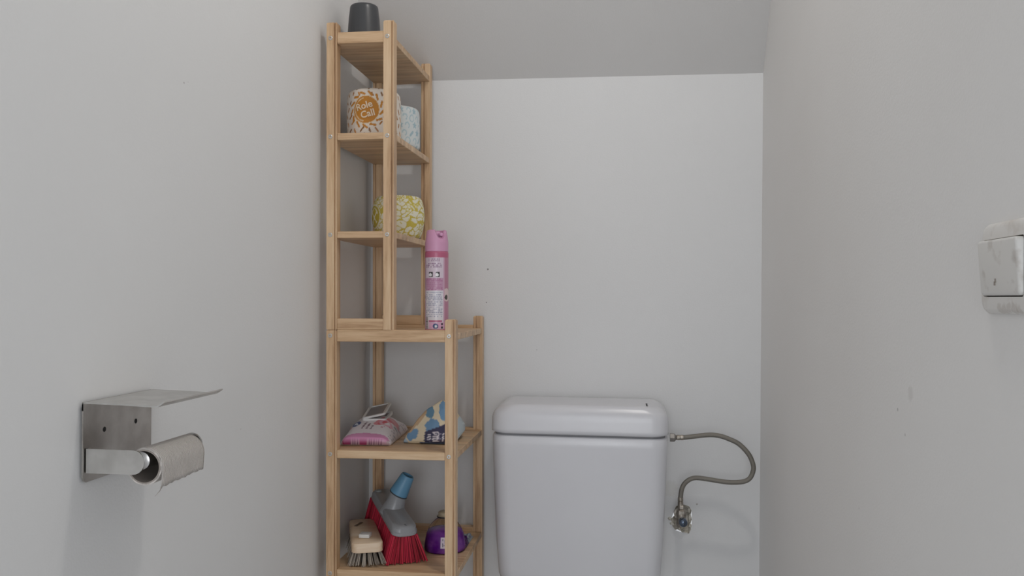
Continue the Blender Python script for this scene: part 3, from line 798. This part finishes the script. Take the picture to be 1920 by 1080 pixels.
bm = bmesh.new(); loft(bm, [[Mf @ Vector((x, y, z)) for x, y in rrect(.005, .0455, -.025, .045, .004)] for z in (.0008, .0022)])
obj('flap_window', bm, mat('smoky_flap', (.26, .24, .245), .3), fl_)

# ------------------------------------------------------------------ cream and blue paper bag
bg = thing('paper_bag', 'cream and blue printed bag lying slumped beside the wipes', 'bag', on(.18, .17, L2+.0125), LR)
B0 = Vector((.18, .17, L2+.0125))
hull = [(.1205, .112, .7463), (.124, .12, .7452), (.154, .122, .7960), (.176, .124, .8200), (.203, .128, .8375), (.210, .132, .8360), (.217, .150, .7850), (.230, .098, .7560), (.232, .11, .7455), (.2325, .238, .7760), (.236, .225, .7600), (.222, .235, .7452), (.15, .225, .7452), (.14, .20, .770), (.180, .175, .795)]
bm = bmesh.new()
for p in hull: bm.verts.new(Vector(p)-B0)
bmesh.ops.convex_hull(bm, input=bm.verts); 
bmesh.ops.delete(bm, geom=[v for v in bm.verts if not v.link_faces], context='VERTS')
bmesh.ops.triangulate(bm, faces=bm.faces)
for _ in range(2): bmesh.ops.subdivide_edges(bm, edges=bm.edges, cuts=1, use_grid_fill=True)
for _ in range(1): bmesh.ops.smooth_vert(bm, verts=bm.verts, factor=.35, use_axis_x=True, use_axis_y=True, use_axis_z=True)
for _ in range(3):
    bmesh.ops.subdivide_edges(bm, edges=bm.edges, cuts=1, use_grid_fill=True)
for v in bm.verts:
    k = noise.noise(v.co*38)*.0022+noise.noise(v.co*90)*.0008
    v.co += Vector((k*.4, -k, k*.4)); v.co.z = max(v.co.z, .0002)
bag = obj('bag_film', bm, M_bag, bg, True)
def bagprint(co):
    x, y, z = co.T; px = x+B0.x; pz = z+B0.z-.745      # seen from the front: px .12...235, pz 0...092
    col = np.tile(L(222, 207, 178), (len(x), 1)); bl = L(112, 150, 184); nv_ = L(56, 54, 84); wh = L(226, 220, 226)
    w = .0015*np.sin(px*420)+.0012*np.sin(pz*510)
    def ell(cx, cz, a, b, rot=0):
        dx, dz = px-cx, pz-cz; c_, s_ = math.cos(rot), math.sin(rot)
        return np.hypot((dx*c_+dz*s_)/a, (-dx*s_+dz*c_)/b) < 1+w*40
    col[ell(.207, .068, .0075, .020, .1)] = bl
    col[ell(.178, .065, .011, .0125, .5)] = L(98, 136, 160)
    col[ell(.186, .038, .0155, .0135, .4)] = bl
    col[ell(.144, .018, .014, .0095, .75)] = bl
    col[ell(.128, .004, .007, .010, .6)] = L(168, 186, 200)
    col[px > .226] = L(196, 208, 214)
    st = (px-pz*.85 < .1215) & (pz > .022) & (px < .172); col[st] = L(190, 160, 126)
    lb = (px > .1705) & (px < .219) & (pz > .002+(px-.17)*.06) & (pz < .0255+(px-.17)*.36); col[lb] = nv_
    # upright white lettering on the dark label (too small to read in the photo)
    h0 = .0045+(px-.17)*.06; h1 = .0195+(px-.17)*.18
    bars = ((np.abs(px-.1775-pz*.1) < .0010) | (np.abs(px-.1815-pz*.1) < .0010) | (np.abs(px-.1885-pz*.1) < .0010) | (np.abs(px-.1985-pz*.1) < .0012) | (np.abs(px-.209-pz*.1) < .0014))
    col[lb & bars & (pz > h0) & (pz < h1)] = wh
    inn = lb & (px > .188) & (px < .1995) & (pz > h0) & (pz < h1+.002) & ((np.sin(pz*1500) > .35) | (pz > h1) | (pz < h0+.002)); col[inn] = wh
    col[lb & (np.abs(px-.204) < .0022) & (np.sin(pz*1700) > .2) & (pz > h0) & (pz < h1)] = L(150, 146, 168)
    col[(z < .0045) & (px > .160)] = L(84, 100, 124)
    return col
paint(bag, bagprint)

# ------------------------------------------------------------------ brushes
def strand(bm, lay, a, b, r0, r1, col, n=4):
    d = (b-a); x = d.orthogonal().normalized(); y = d.cross(x).normalized(); rings = []
    R = []
    for p, r in ((a, r0), (b, r1)):
        ring = []
        for k in range(n):
            v = bm.verts.new(p+r*(x*math.cos(2*PI*k/n)+y*math.sin(2*PI*k/n))); v[lay] = (*col, 1); ring.append(v)
        R.append(ring)
    for k in range(n): bm.faces.new((R[0][k], R[0][(k+1) % n], R[1][(k+1) % n], R[1][k]))
    bm.faces.new(R[1])
def tufts(name, root, spots_, r_tuft, nstr, cols, spread, rs, rad=.00055):
    bm = bmesh.new(); lay = bm.verts.layers.float_color.new('print')
    for a, b in spots_:
        for _ in range(nstr):
            q = rs.uniform(0, 2*PI); rr_ = r_tuft*math.sqrt(rs.random())
            o = Vector((rr_*math.cos(q), rr_*math.sin(q), 0))
            e = b+o*spread+Vector((rs.uniform(-1, 1), rs.uniform(-1, 1), 0))*r_tuft*.35; e.z += rs.uniform(0, .0035)
            cc = rs.choice(cols); f_ = rs.uniform(.85, 1.12)
            strand(bm, lay, a+o, e, rad, rad*.9, [c_*f_ for c_ in cc])
    return obj(name, bm, M_strand, root, kind='stuff')
# wooden scrubbing brush
sb = thing('scrubbing_brush', 'wooden scrubbing brush with grey bristles at the front of the shelf', 'brush', on(.0415, .1180, L3+.0125), (TILT, LEAN, .355))
M_bw = wood('brush_wood', 'x', 1.0, ((.62, .43, .27), (.74, .56, .39), (.80, .65, .50)))
bm = bmesh.new()
hl = .098
def brk(z, ins):
    out = []
    for x, y in rrect(-.0310+ins, .0310-ins, -hl+ins, hl-ins, .014, 7):
        t_ = (y+hl)/(2*hl); out.append(Vector((x*(1.0-.14*t_), y, z+.002*math.sin(t_*PI))))
    return out
loft(bm, [brk(.0295, .002), brk(.0305, 0), brk(.0465, 0), brk(.0490, .0022)])
auto_smooth(obj('wooden_block', bm, M_bw, sb), 50)
rs = random.Random(21); sp = []
for i in range(6):
    for j in range(15):
        a = -1+2*i/5; b = -1+2*j/14
        x = a*.0235*(1-.14*(b+1)/2); y = b*(hl-.012)*(1-.05*a*a)
        sp.append((Vector((x, y, .031)), Vector((x*1.38+rs.uniform(-.001, .001), y*1.0+b*.012*abs(b)**3+rs.uniform(-.001, .001), .0008))))
# the frontmost tufts spread over the front rail
sp = [(a, Vector((b.x, b.y, .004 if b.y < -.088 else b.z))) for a, b in sp]
tufts('bristles', sb, sp, .0030, 15, [lin(176, 164, 150), lin(140, 128, 116), lin(196, 186, 172), lin(96, 86, 78)], 1.7, rs)
bm = bmesh.new()
for q in range(9):
    pass
loft(bm, [[Vector((p.x, p.y, z)) for p in (Vector((-.019, .036)), Vector((-.014, .034)), Vector((.001, .063)), Vector((-.004, .064)))] for z in (.0484, .0510)])
obj('block_mark', bm, mat('dark_crack', (.17, .12, .085), .8), sb)
# small white block lying on it
wbk = thing('white_block', 'small white plastic block lying on the scrubbing brush', 'block', on(.0585, .0690, L3+.0125+.0494), (TILT, LEAN, .02))
bm = bmesh.new(); box(bm, -.0105, .0105, -.0115, .0115, 0, .0075, .0012, 2); auto_smooth(obj('eraser_body', bm, mat('white_rubber', (.80, .79, .77), .5), wbk))
bm = bmesh.new(); box(bm, -.0109, -.0062, -.0119, .0119, .0004, .0079, .001, 2); auto_smooth(obj('end_sleeve', bm, mat('white_sleeve', (.72, .71, .68), .4), wbk))

# red broom head
Fp, Bp = Vector((.1350, .080, .0)), Vector((.0420, .255, .0))
mid = (Fp+Bp)/2; axis = (Fp-Bp); yaw_b = math.atan2(-axis.x, axis.y)+PI     # local -y points to the front end
bh = thing('broom_head', 'grey broom head with red bristles and blue handle socket', 'broom', on(mid.x, mid.y, L3+.0125), (TILT, LEAN, math.atan2(axis.x, -axis.y)))
hl = axis.length/2+.018
M_bg = mat('grey_broom_plastic', lin(156, 158, 162), .3)
bm = bmesh.new()
def hb(z, ins, wid=.0265):
    out = []
    for x, y in rrect(-wid+ins, wid-ins, -hl+ins, hl-ins, .018, 8):
        t_ = (y+hl)/(2*hl); out.append(Vector((x*(1-.08*t_), y, z+.030*t_+.004*math.sin(PI*t_))))
    return out
loft(bm, [hb(.053, .003), hb(.0555, 0), hb(.061, 0), hb(.0625, .0012), hb(.069, .0016), hb(.0735, .005), hb(.0748, .010)])
auto_smooth(obj('head_shell', bm, M_bg, bh), 35)
rs = random.Random(33); sp = []
for i in range(7):
    for j in range(19):
        a = -1+2*i/6; b = -1+2*j/18; t_ = (b+1)/2
        x = a*.0215; y = b*(hl-.008)
        top = Vector((x, y, .056+.030*t_))
        bot = Vector((x*1.78+rs.uniform(-.002, .002), y+(b*.010 if abs(b) > .7 else 0)+rs.uniform(-.002, .002), .0012+.012*t_*t_*(1 if abs(a) > 2 else 0)))
        sp.append((top, bot))
tufts('bristles', bh, sp, .0036, 18, [lin(196, 24, 58), lin(176, 16, 48), lin(150, 10, 38), lin(206, 36, 70)], 1.6, rs, .00085)
# socket: grey neck and blue threaded collar, leaning up and to the right in the room
inv = Matrix.Rotation(-math.atan2(axis.x, -axis.y), 4, 'Z')
def loc_b(x, y, z): return inv @ (Vector((x, y, z))-Vector((mid.x, mid.y, L3+.0125)))
n0, n1, n2 = loc_b(.0885, .168, .590), loc_b(.1015, .166, .6295), loc_b(.1222, .166, .6690)
bm = bmesh.new(); dn = n1-n0
lathe(bm, [(.029, -.004), (.0255, .006), (.0205, .020), (.0185, dn.length*.8), (.0180, dn.length)], 32, M=frame_at(n0, dn)); auto_smooth(obj('socket_neck', bm, M_bg, bh))
bm = bmesh.new(); dc = n2-n1; Lc = dc.length
n = 40; M = frame_at(n1, dc); rings = []
for r, z in ((.0185, -.001), (.0198, 0), (.0196, .004), (.0140, Lc-.002), (.0132, Lc), (.0108, Lc), (.0105, Lc-.012)):
    rings.append([M @ Vector(((r+.0004*(k % 2)*(r < .0196 and z < Lc-.001))*math.cos(2*PI*k/n), (r+.0004*(k % 2)*(r < .0196 and z < Lc-.001))*math.sin(2*PI*k/n), z)) for k in range(n)])
loft(bm, rings); auto_smooth(obj('blue_collar', bm, mat('blue_plastic', lin(104, 156, 190), .4), bh), 50)
bm = bmesh.new(); lathe(bm, [(.0100, Lc-.011), (.001, Lc-.011)], 20, False, True, M=M); lathe(bm, [(.0188, -.0022), (.0203, -.0012), (.0203, .0003), (.0195, .0012)], 36, M=M); obj('collar_ring', bm, mat('dark_ring', (.045, .06, .07), .5), bh)
bm = bmesh.new()
hp = Vector((-.010, hl-.024, .0748+.0295)); lathe(bm, [(.0068, -.002), (.0068, .0008), (.0050, .0016), (.0032, .0008), (.0030, -.0015)], 20, M=Matrix.Translation(hp)); auto_smooth(obj('hanging_eye', bm, mat('eye_grey', lin(150, 152, 150), .4), bh))

# ------------------------------------------------------------------ purple gel in clear dome
gl = thing('gel_freshener', 'clear plastic dome of purple gel at the right of the shelf', 'air freshener', on(.2010, .1720, L3+.0125), LR)
M_clear = mat('clear_plastic', (1, 1, 1), .06, **{'Transmission Weight': 1.0, 'IOR': 1.06, 'Specular IOR Level': .9})
M_gel = mat('purple_gel', lin(108, 30, 150), .2); add_noise(M_gel, lin(98, 24, 138), lin(142, 74, 176), nscale=45, detail=3)
bm = bmesh.new()
dome = [(.0425, .0005), (.0436, .004), (.0434, .012), (.0418, .024), (.0388, .037), (.0340, .048), (.0278, .0570), (.0210, .0635), (.0150, .0683), (.0135, .0705)]
lathe(bm, dome, 48, False, False); lathe(bm, [(max(r-.0011, .001), z) for r, z in dome], 48, False, False); 
auto_smooth(obj('clear_dome', bm, M_clear, gl), 70)
bm = bmesh.new(); lathe(bm, [(.039, .0012), (.0414, .004), (.0412, .012), (.0396, .024), (.0375, .031), (.0335, .0380), (.027, .0425), (.018, .0450), (.001, .0458)], 44); auto_smooth(obj('gel', bm, M_gel, gl), 60)
bm = bmesh.new(); lathe(bm, [(.0140, .0685), (.0165, .0690), (.0165, .0725), (.0145, .0735)], 30); lathe(bm, [(.0142, .0735), (.0142, .0795), (.012, .0815), (.001, .082)], 30); o = auto_smooth(obj('cap', bm, mat('beige_cap', lin(168, 156, 132), .45), gl))
bm = bmesh.new(); lathe(bm, [(.0168, .0690), (.0172, .0698), (.0172, .0715), (.0168, .0722)], 30, False, False); obj('cap_ring', bm, mat('black_ring', (.03, .03, .03), .4), gl)
bm = bmesh.new()
N = 10; G = []
for j in range(9):
    z = .014+j/8*.022; row = []
    r = np.interp(z, [d[1] for d in dome], [d[0] for d in dome])+.0006
    for i in range(N+1):
        a = -PI/2-.02+i/N*.62; row.append(bm.verts.new((r*math.cos(a), r*math.sin(a), z)))
    G.append(row)
for a, b in zip(G, G[1:]):
    for i in range(N): bm.faces.new((a[i], a[i+1], b[i+1], b[i]))
lbm = obj('paper_label', bm, mat('white_label', lin(222, 206, 222), .5), gl, True)
bm = bmesh.new()
for a, z0, z1 in ((-PI/2+.09, .029, .033), (-PI/2+.09, .017, .025), (-PI/2+.16, .019, .022), (-PI/2+.20, .024, .031), (-PI/2+.30, .018, .032)):
    r = np.interp((z0+z1)/2, [d[1] for d in dome], [d[0] for d in dome])
    box(bm, r*math.cos(a)-.0006, r*math.cos(a)+.0006, r*math.sin(a)-.0016, r*math.sin(a)+.0005, z0, z1)
obj('label_marks', bm, mat('label_ink', (.12, .10, .14), .5), lbm)
# crumpled clear wrapper under and beside it
cw = thing('clear_wrapper', 'crumpled clear and purple plastic wrapper behind the right front post', 'wrapper', on(.2300, .2450, L3+.0125), LR)
bm = bmesh.new(); N = 22; G = []
for i in range(N+1):
    row = []
    for j in range(N+1):
        x = -.0225+.036*i/N; y = -.060+.095*j/N
        h = .004+.016*abs(noise.noise(Vector((x*55, y*55, .3))))+.007*abs(noise.noise(Vector((x*140, y*140, 4))))
        e = min(i, j, N-i, N-j)/4; h *= min(1, e)+.02
        row.append(bm.verts.new((x, y, h+.0006)))
    G.append(row)
for a, b in zip(G, G[1:]):
    for j in range(N): bm.faces.new((a[j], a[j+1], b[j+1], b[j]))
M_wrap = print_mat('crinkled_film', .15, **{'Transmission Weight': .45, 'IOR': 1.2})
w_ = obj('film_sheet', bm, M_wrap, cw); md = w_.modifiers.new('s', 'SOLIDIFY'); md.thickness = .0003; md.offset = 0
def wprint(co):
    x, y, z = co.T; col = np.tile(L(196, 204, 214), (len(x), 1)); p = y < -.018+.006*np.sin(x*300); col[p] = L(96, 52, 120)
    col[p & (np.hypot(x+.006, y+.030) < .005)] = L(214, 190, 214); col[~p & (np.sin(x*500)*np.sin(y*420) > .55)] = L(140, 158, 182); return col
paint(w_, wprint)
